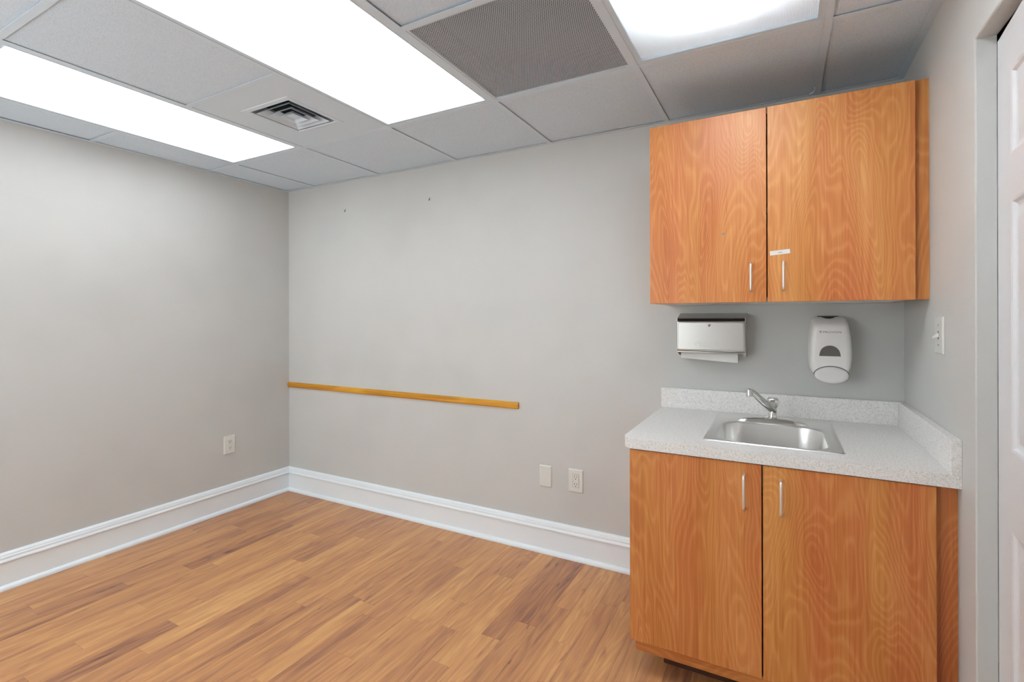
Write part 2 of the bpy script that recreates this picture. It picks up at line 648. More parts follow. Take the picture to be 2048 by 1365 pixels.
bb = base_run_back('baseboard_back', board_profile(), None, 2.828)
bb['kind'] = 'structure'
base_run_back('cap_molding', cap_profile(), bb, 2.745)
base_run_back('shoe_molding', shoe_profile(), bb, 2.828)
bl = base_run_left('baseboard_left', board_profile(), None, YN)
bl['kind'] = 'structure'
base_run_left('cap_molding', cap_profile(), bl, YN)
base_run_left('shoe_molding', shoe_profile(), bl, YN)

# ------------------------------------------------------------------ suspended ceiling
ceiling = obj('ceiling', bx(0, XR, YN, 0, H + 0.20, H + 0.215), 'plenum', kind='structure')
TW = 0.0235
xs = [0.0] + [GX0 + k * G for k in range(6)] + [XR]
ys = [0.0] + [-(GY0 + j * G) for j in range(5)] + [YN]
# main tees along y, cross tees along x, wall angle round the edge
for k, gx in enumerate(xs[1:-1]):
    bm = bx(gx - TW / 2, gx + TW / 2, YN + 0.022, -0.022, H, H + 0.0012)
    box(bm, gx - 0.001, gx + 0.001, YN + 0.022, -0.022, H + 0.0012, H + 0.03)
    obj('main_tee', bm, 'tee', ceiling)
for j, gy in enumerate(ys[1:-1]):
    for k in range(len(xs) - 1):
        if j == 1 and k in (1, 3, 5):
            continue                       # inside the long troffers
        xa = xs[k] + (TW / 2 if k else 0.022)
        xb = xs[k + 1] - (TW / 2 if k < len(xs) - 2 else 0.022)
        bm = bx(xa, xb, gy - TW / 2, gy + TW / 2, H - 0.0003, H + 0.0010)
        box(bm, xa, xb, gy - 0.001, gy + 0.001, H + 0.0010, H + 0.03)
        obj('cross_tee', bm, 'tee', ceiling)
for (a, b_, c, d) in ((0, XR, -0.022, 0), (0, XR, YN, YN + 0.022), (0, 0.022, YN + 0.022, -0.022), (XR - 0.022, XR, YN + 0.022, -0.022)):
    bm = bx(a, b_, c, d, H, H + 0.0012)
    if d == 0:
        box(bm, a, b_, -0.0015, 0, H + 0.0012, H + 0.025)
    obj('wall_angle', bm, 'tee', ceiling)

LIGHT_CELLS = {(1, 1), (1, 2), (3, 1), (3, 2), (5, 1), (5, 2)}
GRILLE_CELL = (4, 1)
VENT_CELL = (2, 1)
for i in range(len(xs) - 1):
    for j in range(len(ys) - 1):
        if (i, j) in LIGHT_CELLS or (i, j) in (GRILLE_CELL, VENT_CELL):
            continue
        g = 0.004
        dz = random.uniform(0.0035, 0.0065)
        bm = bx(xs[i] + g, xs[i + 1] - g, ys[j + 1] + g, ys[j] - g, H + dz, H + dz + 0.015, bevel=0.0012, seg=1)
        obj('ceiling_tile', bm, 'tile', ceiling)

# ------------------------------------------------------------------ troffers
def troffer(cell_i, label, lit, row=1):
    x0, x1 = xs[cell_i], xs[cell_i + 1]
    y0, y1 = ys[row + 2], ys[row]
    t = thing('ceiling_light', label, 'ceiling light', ((x0 + x1) / 2, (y0 + y1) / 2, H + 0.004), 'troffers in the ceiling grid')
    g = 0.005
    a, b, c, d = x0 + g, x1 - g, y0 + g, y1 - g
    fw = 0.025
    # hinged frame: four flat members with an inner lip
    bm = BM()
    zf0, zf1 = H + 0.0016, H + 0.010
    for q in ((a, b, c, c + fw), (a, b, d - fw, d), (a, a + fw, c + fw, d - fw), (b - fw, b, c + fw, d - fw)):
        box(bm, q[0], q[1], q[2], q[3], zf0, zf1)
    obj('frame', bm, 'tee', t)
    bm = BM()
    for q in ((a + fw - 0.004, b - fw + 0.004, c + fw - 0.004, c + fw + 0.001), (a + fw - 0.004, b - fw + 0.004, d - fw - 0.001, d - fw + 0.004),
              (a + fw - 0.004, a + fw + 0.001, c + fw, d - fw), (b - fw - 0.001, b - fw + 0.004, c + fw, d - fw)):
        box(bm, q[0], q[1], q[2], q[3], H + 0.0008, H + 0.0016)
    obj('inner_lip', bm, 'tee', t)
    lz = H + 0.0105
    bm = bx(a + fw - 0.006, b - fw + 0.006, c + fw - 0.006, d - fw + 0.006, lz, lz + 0.003)
    if not lit:                            # a shallow open pan of acrylic, one skin thick
        bm.faces.ensure_lookup_table()
        top = max(bm.faces, key=lambda f_: f_.calc_center_median().z)
        bmesh.ops.delete(bm, geom=[top], context='FACES_ONLY')
    obj('lens', bm, 'lens' if lit else 'prism', t)
    # housing pan above
    hz = H + 0.115
    bm = BM()
    box(bm, a, b, c, d, hz, hz + 0.002)
    box(bm, a, a + 0.002, c, d, zf1 + 0.004, hz)
    box(bm, b - 0.002, b, c, d, zf1 + 0.004, hz)
    box(bm, a + 0.002, b - 0.002, c, c + 0.002, zf1 + 0.004, hz)
    box(bm, a + 0.002, b - 0.002, d - 0.002, d, zf1 + 0.004, hz)
    obj('housing', bm, 'tee' if lit else 'pan', t)
    if not lit:
        for xo in (0.215, 0.305, 0.395):
            bm = cyl(BM(), (x0 + xo, y0 + 0.07, H + 0.044), (0, 1, 0), 0.0125, 0.0125, (y1 - y0) - 0.275, 16)
            obj('fluorescent_tube', bm, 'tube', t, smooth=True)
    return t

troffer(1, 'long white lit ceiling troffer nearest the left wall', True)
troffer(3, 'long white lit ceiling troffer between the air diffuser and the perforated grille', True)
troffer(5, 'dim ceiling troffer with prismatic lens above the wall cabinet', False)

# ------------------------------------------------------------------ supply diffuser
i, j = VENT_CELL
x0, x1, y0, y1 = xs[i], xs[i + 1], ys[j + 1], ys[j]
cx, cy = (x0 + x1) / 2 + 0.012, (y0 + y1) / 2 - 0.003
t = thing('air_diffuser', 'square stepped air supply diffuser in a smooth white panel', 'air vent', (cx, cy, H + 0.003))
bm = BM()
ho = 0.128
g = 0.004
zf = H + 0.0022
for q in ((x0 + g, x1 - g, y0 + g, cy - ho), (x0 + g, x1 - g, cy + ho, y1 - g), (x0 + g, cx - ho, cy - ho, cy + ho), (cx + ho, x1 - g, cy - ho, cy + ho)):
    box(bm, q[0], q[1], q[2], q[3], zf, zf + 0.002)
obj('panel', bm, 'smooth_panel', t)

def square_ring(bm, pts, cx, cy):
    """loft square loops given as (half width, z)"""
    rings = []
    for h, z in pts:
        rings.append([bm.verts.new((cx + sx * h, cy + sy * h, z)) for sx, sy in ((1, 1), (-1, 1), (-1, -1), (1, -1))])
    for a, b in zip(rings[:-1], rings[1:]):
        for k in range(4):
            l = (k + 1) % 4
            bm.faces.new((a[k], a[l], b[l], b[k]))
    return bm

# raised flange round the opening, then three nested flared blades
bm = square_ring(BM(), [(0.158, zf), (0.155, zf - 0.002), (0.134, zf - 0.003), (0.128, zf + 0.001), (0.128, zf + 0.05)], cx, cy)
obj('flange', bm, 'smooth_panel', t)
for hb, ht, zb in ((0.112, 0.084, -0.004), (0.078, 0.050, -0.006), (0.044, 0.020, -0.008)):
    bm = square_ring(BM(), [(hb, zf + zb), (ht, zf + zb + 0.024), (ht - 0.003, zf + zb + 0.024), (hb - 0.003, zf + zb + 0.0008), (hb, zf + zb)], cx, cy)
    obj('blade', bm, 'smooth_panel', t)
bm = bx(cx - 0.024, cx + 0.024, cy - 0.024, cy + 0.024, zf + 0.0005, zf + 0.0025)
obj('centre_plate', bm, 'smooth_panel', t)
bm = square_ring(BM(), [(0.128, zf + 0.05), (0.10, zf + 0.09), (0.10, zf + 0.15)], cx, cy)
box(bm, cx - 0.1, cx + 0.1, cy - 0.1, cy + 0.1, zf + 0.15, zf + 0.152)
obj('duct', bm, 'plenum', t)

# ------------------------------------------------------------------ perforated return grille
i, j = GRILLE_CELL
x0, x1, y0, y1 = xs[i] + 0.004, xs[i + 1] - 0.004, ys[j + 1] + 0.004, ys[j] - 0.004
t = thing('return_grille', 'square perforated metal return air grille between two troffers', 'air vent', ((x0 + x1) / 2, (y0 + y1) / 2, H + 0.004))
fw = 0.016
bm = BM()
for q in ((x0, x1, y0, y0 + fw), (x0, x1, y1 - fw, y1), (x0, x0 + fw, y0 + fw, y1 - fw), (x1 - fw, x1, y0 + fw, y1 - fw)):
    box(bm, q[0], q[1], q[2], q[3], H + 0.0018, H + 0.008)
obj('frame', bm, 'tee', t)
px0, px1, py0, py1 = x0 + fw, x1 - fw, y0 + fw, y1 - fw
nx = 84
pw = (px1 - px0) / nx
ny = int(round((py1 - py0) / (pw * 0.98)))
ph = (py1 - py0) / ny
verts, faces = [], []
K = 8
rad = pw * 0.36
zz = H + 0.0045
for a in range(ny):
    off = 0.5 * pw if a % 2 else 0.0
    yc = py0 + (a + 0.5) * ph
    cells = [px0 + off + (k + 0.5) * pw for k in range(nx - (1 if a % 2 else 0))]
    if a % 2:
        for (q0, q1) in ((px0, px0 + off), (px1 - off, px1)):
            v0 = len(verts)
            verts += [(q0, yc - ph / 2, zz), (q1, yc - ph / 2, zz), (q1, yc + ph / 2, zz), (q0, yc + ph / 2, zz)]
            faces.append((v0, v0 + 1, v0 + 2, v0 + 3))
    for xc in cells:
        v0 = len(verts)
        for sx, sy in ((1, 0), (1, 1), (0, 1), (-1, 1), (-1, 0), (-1, -1), (0, -1), (1, -1)):
            verts.append((xc + sx * pw / 2, yc + sy * ph / 2, zz))
        for q in range(K):
            an = 2 * PI * q / K
            verts.append((xc + rad * math.cos(an), yc + rad * math.sin(an), zz))
        for q in range(K):
            l = (q + 1) % K
            faces.append((v0 + q, v0 + l, v0 + K + l, v0 + K + q))
me = bpy.data.meshes.new('perforated_panel')
me.from_pydata(verts, [], faces)
link_mesh('perforated_panel', me, 'perf', t, kind='stuff')
bm = BM()
box(bm, px0, px1, py0, py1, H + 0.12, H + 0.122)
for q in ((px0 - 0.002, px0, py0, py1), (px1, px1 + 0.002, py0, py1), (px0, px1, py0 - 0.002, py0), (px0, px1, py1, py1 + 0.002)):
    box(bm, q[0], q[1], q[2], q[3], H + 0.009, H + 0.12)
obj('plenum_box', bm, 'plenum', t)

# small white wire hook hanging at the ceiling edge over the wall cabinet
bm = tube(BM(), [(3.318, -0.026, H - 0.001), (3.323, -0.045, H - 0.006), (3.331, -0.062, H - 0.008), (3.334, -0.078, H - 0.005), (3.332, -0.086, H - 0.001)], 0.0022, 8)
o = obj('ceiling_hook', bm, 'tee', None, smooth=True)
o['label'] = 'tiny white bent wire hook at the ceiling edge above the wall cabinet'
o['category'] = 'hook'

# ------------------------------------------------------------------ white six-panel door, slightly ajar
ang = math.radians(4.5)
ddir = Vector((-math.sin(ang), -math.cos(ang), 0))     # along the door width towards the camera
dn = Vector((math.cos(ang), -math.sin(ang), 0))        # into the closet (thickness)
P0 = Vector((3.6768, -0.8146, 0))
def dpt(s, q, z):
    return P0 + ddir * s + dn * q + Vector((0, 0, z))
door = bpy.data.objects.new('door_1', None)
COL.objects.link(door)
door.location = (3.65, -1.2, 0)
door['kind'] = 'structure'
door['label'] = 'white six-panel door standing slightly ajar in the right wall'
DWD, DTOP, DTH = 0.80, 1.9435, 0.035
def dbox(bm, s0, s1, q0, q1, z0, z1):
    vs = [bm.verts.new(dpt(s, q, z)) for z in (z0, z1) for q in (q0, q1) for s in (s0, s1)]
    for qd in ((0, 2, 3, 1), (4, 5, 7, 6), (0, 1, 5, 4), (2, 6, 7, 3), (0, 4, 6, 2), (1, 3, 7, 5)):
        bm.faces.new([vs[i] for i in qd])
rows = [(1.834, 1.639), (1.537, 0.962), (0.781, 0.24)]
sA, sB, sC, sD = 0.105, 0.352, 0.448, 0.695
obj('stile', (lambda b: (dbox(b, 0, sA, 0, DTH, 0.012, DTOP), b)[1])(BM()), 'door', door)
obj('stile', (lambda b: (dbox(b, sD, DWD, 0, DTH, 0.012, DTOP), b)[1])(BM()), 'door', door)
obj('mullion', (lambda b: (dbox(b, sB, sC, 0, DTH, 0.24, rows[0][0]), b)[1])(BM()), 'door', door)
for z0, z1 in ((rows[0][0], DTOP), (rows[1][0], rows[0][1]), (rows[2][0], rows[1][1]), (0.012, rows[2][1])):
    if z0 in (rows[0][0], 0.012):
        obj('rail', (lambda b: (dbox(b, sA, sD, 0, DTH, z0, z1), b)[1])(BM()), 'door', door)
    else:
        b = BM()
        dbox(b, sA, sB, 0, DTH, z0, z1)
        dbox(b, sC, sD, 0, DTH, z0, z1)
        obj('rail', b, 'door', door)
for (zt_, zb_) in rows:
    for (a, c) in ((sA, sB), (sC, sD)):
        bm = BM()
        rings = []
        for inset, q in ((0, 0.0), (0.006, 0.002), (0.011, 0.0075), (0.019, 0.0095), (0.023, 0.0095), (0.046, 0.0030), (0.050, 0.0026)):
            rings.append([bm.verts.new(dpt(s, q, z)) for s, z in ((a + inset, zb_ + inset), (c - inset, zb_ + inset), (c - inset, zt_ - inset), (a + inset, zt_ - inset))])
        loft(bm, rings, cap0=False)
        obj('panel', bm, 'door', door)

# ================================================================== CABINETS
def pull(parent, x, yface, z0, z1):
    """slim arched bar pull"""
    st = 0.028
    pts = [(x, yface, z0), (x, yface - st * 0.6, z0 + 0.0005)]
    for k in range(1, 6):
        a = PI / 2 * k / 5
        pts.append((x, yface - st * 0.6 - st * 0.4 * math.sin(a), z0 + 0.0005 + st * 0.4 * (1 - math.cos(a))))
    top = [(p[0], p[1], z0 + z1 - p[2]) for p in reversed(pts)]
    bm = tube(BM(), pts + top, 0.0044, 12, up=(1, 0, 0))
    return obj('handle', bm, 'nickel', parent, smooth=True)

# ---- wall cabinet
UX0, UXM, UX1, UZ0, UZ1, UYB = 2.7405, 3.1648, 3.5958, 1.3255, 2.0430, -0.3815
t = thing('wall_cabinet', 'cherry laminate wall cabinet with two flat doors above the sink', 'cabinet', ((UX0 + UX1) / 2, -0.2, UZ0))
upper = t
bm = BM()
th = 0.018
box(bm, UX0 + 0.001, UX0 + th, UYB, -0.0005, UZ0 + 0.001, UZ1)
box(bm, UX1 - th, UX1 - 0.001, UYB, -0.0005, UZ0 + 0.001, UZ1)
box(bm, UX0 + th, UX1 - th, UYB, -0.0005, UZ1 - th, UZ1)
box(bm, UX0 + th, UX1 - th, -0.01, -0.0005, UZ0 + th, UZ1 - th)
obj('carcass', bm, 'wood', t)
obj('bottom_panel', bx(UX0 + th, UX1 - th, UYB, -0.0005, UZ0 + 0.001, UZ0 + th), 'melamine', t)
obj('shelf', bx(UX0 + th, UX1 - th, UYB + 0.02, -0.0105, 1.66, 1.678), 'melamine', t)
obj('filler_strip', bx(UX1 + 0.0003, XR - 0.0005, UYB, UYB + th, UZ0 + 0.001, UZ1 + 0.006), 'wood', t)
gap = 0.0021
dl = obj('door', bx(UX0, UXM - gap, UYB - 0.0205, UYB - 0.0015, UZ0, UZ1, bevel=0.0009, seg=1), 'wood', t)
dr = obj('door', bx(UXM + gap, UX1, UYB - 0.0205, UYB - 0.0015, UZ0, UZ1, bevel=0.0009, seg=1), 'wood', t)
yf = UYB - 0.0205
pull(dl, 3.1122, yf, 1.3685, 1.468)
pull(dr, 3.2177, yf, 1.369, 1.471)
bm = lathe(BM(), (3.0175, yf, 1.5885), [(0.0058, 0.0), (0.0058, 0.0010), (0.0044, 0.0024), (0.0014, 0.0026), (0.0012, 0.0014)], 16, axis='y')
sc = obj('screw', bm, 'chrome', dl, smooth=True)
# paper label, tilted a little, with a faint printed word too small to read
bm = BM()
c0 = Vector((3.2066, yf, 1.5055))
la = math.radians(-4.5)
for q0, q1 in ((0.0, 0.0004),):
    vs = []
    for yq in (-0.0001, -0.0006):
        for sx, sz in ((-1, -1), (1, -1), (1, 1), (-1, 1)):
            dx, dz = sx * 0.0322, sz * 0.0079
            vs.append(bm.verts.new((c0.x + dx * math.cos(la) + dz * math.sin(la), c0.y + yq, c0.z - dx * math.sin(la) + dz * math.cos(la))))
    for qd in ((0, 1, 2, 3), (7, 6, 5, 4), (0, 4, 5, 1), (1, 5, 6, 2), (2, 6, 7, 3), (3, 7, 4, 0)):
        bm.faces.new([vs[k] for k in qd])
lab = obj('paper_label', bm, 'paper', dr, label='small white paper label above the handle')
bm = BM()
for k in range(4):
    x_ = 3.2025 + k * 0.0034
    z_ = 1.5050 + (x_ - c0.x) * math.tan(-la)
    box(bm, x_ - 0.0012, x_ + 0.0012, yf - 0.0009, yf - 0.00065, z_ - 0.0012, z_ + 0.0013)
me_ = obj('faint_print', bm, 'print_grey', dr)

# ---- base cabinet
BX0, BXM, BX1, BYB = 2.7350, 3.1558, 3.5830, -0.6820
BZ0, BZ1 = 0.1255, 0.8015
t = thing('base_cabinet', 'cherry laminate base cabinet with two flat doors under the speckled countertop', 'cabinet', (3.18, -0.35, 0))
bm = BM()
cl = 2.7505
box(bm, cl, cl + th, BYB + 0.010, -0.0305, 0.083, 0.8045)
box(bm, BX1 - th, BX1, BYB + 0.010, -0.0305, 0.083, 0.8045)
box(bm, cl + th, BX1 - th, BYB + 0.010, -0.0305, 0.083, 0.101)
box(bm, cl + th, BX1 - th, -0.05, -0.04, 0.101, 0.8045)
obj('carcass', bm, 'wood_h', t)
obj('bottom_rail', bx(cl, XR - 0.0005, BYB + 0.001, BYB + 0.0098, 0.081, 0.122), 'wood_h', t)
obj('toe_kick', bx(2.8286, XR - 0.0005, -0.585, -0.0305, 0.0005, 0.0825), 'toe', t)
obj('filler_strip', bx(BX1 + 0.0003, XR - 0.0005, BYB + 0.010, BYB + 0.028, 0.1235, 0.8045), 'wood', t)
dl = obj('door', bx(BX0, BXM - gap, BYB - 0.0195, BYB - 0.0005, BZ0, BZ1, bevel=0.0009, seg=1), 'wood', t)
dr = obj('door', bx(BXM + gap, BX1, BYB - 0.0195, BYB - 0.0005, BZ0, BZ1, bevel=0.0009, seg=1), 'wood', t)
yf = BYB - 0.0195
pull(dl, 3.104, yf, 0.6585, 0.7665)
pull(dr, 3.208, yf, 0.6575, 0.762)

# ---- countertop with a sink cut-out
ZT, ZB, CX0, CYF = 0.8410, 0.8052, 2.7085, -0.7070
SKX0, SKX1, SKY0, SKY1 = 2.966, 3.386, -0.618, -0.098          # sink rim
t = thing('countertop', 'grey speckled laminate countertop with backsplashes on the base cabinet', 'countertop', (3.17, -0.35, ZB))
bm = BM()
rc = 0.045
outer = [(CX0, -0.0004), (XR - 0.0004, -0.0004), (XR - 0.0004, CYF), (CX0 + rc, CYF)]
for k in range(1, 9):
    a = -PI / 2 - (PI / 2) * k / 8
    outer.append((CX0 + rc + rc * math.cos(a), CYF + rc + rc * math.sin(a)))
inner = rrect((SKX0 + SKX1) / 2, (SKY0 + SKY1) / 2, (SKX1 - SKX0) / 2 - 0.02, (SKY1 - SKY0) / 2 - 0.02, 0.02, 4)
def ring_edges(pts, z):
    vs = [bm.verts.new((p[0], p[1], z)) for p in pts]
    return vs, [bm.edges.new((vs[k], vs[(k + 1) % len(vs)])) for k in range(len(vs))]
ov, oe = ring_edges(outer, ZT)
iv, ie = ring_edges(inner, ZT)
bmesh.ops.triangle_fill(bm, use_beauty=True, use_dissolve=False, edges=oe + ie)
top_faces = bm.faces[:]
ext = bmesh.ops.extrude_face_region(bm, geom=top_faces)
for v in [g_ for g_ in ext['geom'] if isinstance(g_, bmesh.types.BMVert)]:
    v.co.z = ZB
obj('slab', bm, 'speckle', t)
obj('backsplash', bx(2.7045, 3.6128, -0.0195, -0.0004, ZT + 0.0002, 0.9345, bevel=0.0008, seg=1), 'speckle', t)
obj('backsplash', bx(3.6130, XR - 0.0004, -0.7095, -0.0004, ZT + 0.0002, 0.9370, bevel=0.0008, seg=1), 'speckle', t)

# ---- sink
t = thing('sink', 'stainless steel single bowl drop-in sink in the countertop', 'sink', ((SKX0 + SKX1) / 2, (SKY0 + SKY1) / 2, ZT))
bm = BM()
def srect(x0, x1, y0, y1, r, z):
    return [bm.verts.new((p[0], p[1], z)) for p in rrect((x0 + x1) / 2, (y0 + y1) / 2, (x1 - x0) / 2, (y1 - y0) / 2, r, 7)]
def inset(i_, z, r):
    return srect(SKX0 + i_, SKX1 - i_, SKY0 + i_, SKY1 - i_, r, z)
WX0, WX1, WY0, WY1 = 3.003, 3.346, -0.592, -0.232               # bowl opening
def bowl(i_, z, r):
    return srect(WX0 + i_, WX1 - i_, WY0 + i_, WY1 - i_, r, z)
rings = [inset(0.0, ZT + 0.0003, 0.022), inset(0.001, ZT + 0.003, 0.021), inset(0.004, ZT + 0.0052, 0.019), inset(0.009, ZT + 0.0052, 0.016),
         inset(0.012, ZT + 0.0038, 0.014), inset(0.018, ZT + 0.0030, 0.012),
         bowl(-0.006, ZT + 0.0030, 0.080), bowl(-0.002, ZT + 0.0024, 0.078), bowl(0.0015, ZT + 0.0, 0.076), bowl(0.004, ZT - 0.008, 0.074),
         bowl(0.012, ZT - 0.13, 0.070), bowl(0.017, ZT - 0.165, 0.066), bowl(0.028, ZT - 0.179, 0.058), bowl(0.045, ZT - 0.185, 0.05),
         bowl(0.13, ZT - 0.189, 0.03)]
loft(bm, rings, cap0=False, cap1=True)
obj('basin', bm, 'steel', t, smooth=True)
bm = lathe(BM(), (3.1745, -0.412, ZT - 0.1888), [(0.043, 0.0), (0.041, 0.003), (0.034, 0.003), (0.030, 0.0006), (0.004, 0.0006), (0.004, 0.012), (0.001, 0.013)], 28)
obj('drain', bm, 'chrome', t, smooth=True)

# ---- faucet
FX, FY, FZ = 3.179, -0.165, ZT + 0.0031
t = thing('faucet', 'chrome single-handle faucet with spout swung left over the sink', 'faucet', (FX, FY, FZ))
bm = BM()
rings = []
NB = 18
for k in range(NB + 1):
    u = -1 + 2 * k / NB
    sh = max(0.0, 1 - abs(u) ** 2.4)
    hw = 0.004 + 0.027 * sh ** 0.7
    hh = 0.004 + 0.016 * sh ** 0.8
    xk = FX - 0.002 + u * 0.124
    yk = FY - 0.022 - 0.018 * (1 - sh)
    ring = []
    for (py, pz) in ((-1, 0), (-1, 0.45), (-0.93, 0.8), (-0.78, 0.97), (-0.5, 1.0), (0.5, 1.0), (0.8, 0.95), (0.95, 0.75), (1, 0.4), (1, 0)):
        ring.append(bm.verts.new((xk, yk + py * hw, FZ + pz * hh)))
    rings.append(ring)
loft(bm, rings)
obj('base_plate', bm, 'chrome', t, smooth=True)
bm = lathe(BM(), (FX, FY - 0.006, FZ + 0.012), [(0.0175, 0.0), (0.0165, 0.006), (0.0155, 0.020), (0.0150, 0.034), (0.0150, 0.048), (0.0130, 0.051)], 28)
obj('body', bm, 'chrome', t, smooth=True)
# spout: flattened bar rising to the left, ending in a downturned aerator
root = Vector((FX + 0.002, FY - 0.008, FZ + 0.045))
tip = Vector((3.1035, -0.282, 0.9800))
pts = [root, root.lerp(tip, 0.15), root.lerp(tip, 0.4), root.lerp(tip, 0.65), root.lerp(tip, 0.82) + Vector((0, 0, 0.002)), root.lerp(tip, 0.93) + Vector((0, 0, 0.001)), tip]
bm = tube(BM(), pts, [0.0165, 0.0170, 0.0165, 0.0155, 0.0145, 0.0135, 0.0100], 16, flat=0.80, up=(0, 0, 1))
sp = obj('spout', bm, 'chrome', t, smooth=True)
ac = (tip.x - 0.003, tip.y - 0.004, tip.z - 0.023)
bm = lathe(BM(), ac, [(0.0098, 0.0), (0.0124, 0.0), (0.0128, 0.002), (0.0128, 0.013), (0.0120, 0.0145), (0.0128, 0.0155), (0.0128, 0.023), (0.0108, 0.029), (0.005, 0.0315)], 24)
obj('aerator', bm, 'chrome', sp, smooth=True)
# squarish handle cap
bm = BM()
hz = FZ + 0.060
def hr(h, r, z):
    return [bm.verts.new((p[0], p[1], z)) for p in rrect(FX + 0.001, FY - 0.006, h, h, r, 5)]
loft(bm, [hr(0.0150, 0.0140, hz), hr(0.0185, 0.0135, hz + 0.001), hr(0.0205, 0.0130, hz + 0.006), hr(0.0207, 0.0130, hz + 0.029), hr(0.0196, 0.0125, hz + 0.034), hr(0.0170, 0.011, hz + 0.0365)])
hd = obj('handle', bm, 'chrome', t, smooth=True)
bm = tube(BM(), [(FX - 0.012, FY - 0.016, hz + 0.020), (FX - 0.020, FY - 0.028, hz + 0.017), (FX - 0.024, FY - 0.034, hz + 0.016)], [0.0050, 0.0042, 0.0034], 10)
obj('lever', bm, 'chrome', hd, smooth=True)

# ================================================================== WALL FITTINGS
# ---- paper towel dispenser
TX0, TX1 = 2.7900, 3.0775
t = thing('paper_towel_dispenser', 'stainless steel folded paper towel dispenser on the wall left of the soap dispenser', 'towel dispenser', ((TX0 + TX1) / 2, -0.05, 1.095))
bm = BM()
prism(bm, [(-0.0004, 1.0915), (-0.0004, 1.2875), (-0.004, 1.2885), (-0.094, 1.2640), (-0.094, 1.2480), (-0.012, 1.2480), (-0.012, 1.0915)], 'x', TX0 + 0.002, TX1 - 0.001)
prism(bm, [(-0.0125, 1.093), (-0.0125, 1.2478), (-0.092, 1.2478), (-0.092, 1.128), (-0.080, 1.108), (-0.030, 1.093)], 'x', TX0 + 0.002, TX0 + 0.0035)
prism(bm, [(-0.0125, 1.093), (-0.0125, 1.2478), (-0.092, 1.2478), (-0.092, 1.128), (-0.080, 1.108), (-0.030, 1.093)], 'x', TX1 - 0.0025, TX1 - 0.001)
bmesh.ops.remove_doubles(bm, verts=bm.verts[:], dist=1e-6)
obj('case', bm, 'steel_v', t)
obj('dark_reflection_strip', bx(TX0 + 0.004, TX1 - 0.004, -0.100, -0.0945, 1.2535, 1.2645, bevel=0.0018), 'dark', t)  # dark reflection in the rolled top edge, put in as a black strip
# front cover: rounded-edge pan
bm = BM()
rings = []
def cr(i_, y, zb=0.0):
    return [bm.verts.new((p[0], y, p[1])) for p in rrect((TX0 + TX1) / 2 - 0.0005, 1.1855, (TX1 - TX0) / 2 - 0.0015 - i_, 0.0680 - i_, 0.008, 5)]
loft(bm, [cr(0, -0.0945), cr(0, -0.1005), cr(0.0012, -0.1040), cr(0.0035, -0.1060), cr(0.0075, -0.1066), cr(0.0085, -0.1050), cr(0.0105, -0.1050)])
cov = obj('front_cover', bm, 'steel_v', t, smooth=True)
bm = bx(TX0 + 0.003, TX1 - 0.003, -0.1035, -0.0800, 1.1115, 1.1170, bevel=0.002)
obj('bottom_lip', bm, 'steel_v', t, smooth=True)
bm = lathe(BM(), (2.9315, -0.1052, 1.2335), [(0.0062, 0.0), (0.0062, 0.0012), (0.0048, 0.0018), (0.0046, 0.0008), (0.0012, 0.0008)], 20, axis='y')
lk = obj('lock', bm, 'chrome', cov, smooth=True)
obj('keyhole', bx(2.9310, 2.9320, -0.1064, -0.1061, 1.2312, 1.2358), 'slot', cov)
# faint embossed mark: a small house-like outline with two rows of raised strokes
bm = BM()
def stroke(x0, z0, x1, z1, w=0.0011):
    d = Vector((x1 - x0, 0, z1 - z0))
    L_ = d.length
    d.normalize()
    n_ = Vector((-d.z, 0, d.x)) * w / 2
    a_, b_ = Vector((x0, -0.1050, z0)), Vector((x1, -0.1050, z1))
    lo = [bm.verts.new(p) for p in (a_ - n_, b_ - n_, b_ + n_, a_ + n_)]
    up_ = Vector((0, -0.0005, 0))
    m_ = n_ * 0.4
    hi = [bm.verts.new(p + up_) for p in (a_ - m_, b_ - m_, b_ + m_, a_ + m_)]
    for k in range(4):
        l = (k + 1) % 4
        bm.faces.new((lo[k], lo[l], hi[l], hi[k]))
    bm.faces.new(hi)
ex, ez = 2.8835, 1.1490
for q in ((ex - .014, ez + .004, ex, ez + .017), (ex, ez + .017, ex + .014, ez + .004), (ex + .010, ez + .006, ex + .010, ez - .014), (ex - .010, ez + .004, ex - .010, ez - .006), (ex - .007, ez + .003, ex + .006, ez + .009)):
    stroke(*q)
for k in range(11):
    stroke(ex + .022 + k * .0062, ez + .004, ex + .022 + k * .0062, ez + .0105)
for k in range(7):
    stroke(ex + .020 + k * .0064, ez - .0105, ex + .020 + k * .0064, ez - .004)
obj('embossed_mark', bm, 'steel_v', cov)
# towel hanging out of the slot
bm = BM()
zl, zr = 1.0800, 1.0735
cols = [(2.8055, 1.1085), (2.880, 1.1085), (2.960, 1.1085), (3.0435, 1.1085)]
fr, bk = [], []
for k, (x_, z_) in enumerate(cols):
    f_ = k / 3
    zb_ = 1.0840 + (1.0690 - 1.0840) * f_
    for lst, dy in ((fr, 0.0), (bk, 0.0016)):
        lst.append([bm.verts.new((x_, -0.066 - 0.004 * math.sin(f_ * PI) + dy - 0.006 * s_, z_ + (zb_ - z_) * s_)) for s_ in (0, 0.5, 1)])
for k in range(3):
    for s_ in range(2):
        bm.faces.new((fr[k][s_], fr[k + 1][s_], fr[k + 1][s_ + 1], fr[k][s_ + 1]))
        bm.faces.new((bk[k][s_], bk[k][s_ + 1], bk[k + 1][s_ + 1], bk[k + 1][s_]))
for k in range(3):
    bm.faces.new((fr[k][2], fr[k + 1][2], bk[k + 1][2], bk[k][2]))
    bm.faces.new((fr[k][0], bk[k][0], bk[k + 1][0], fr[k + 1][0]))
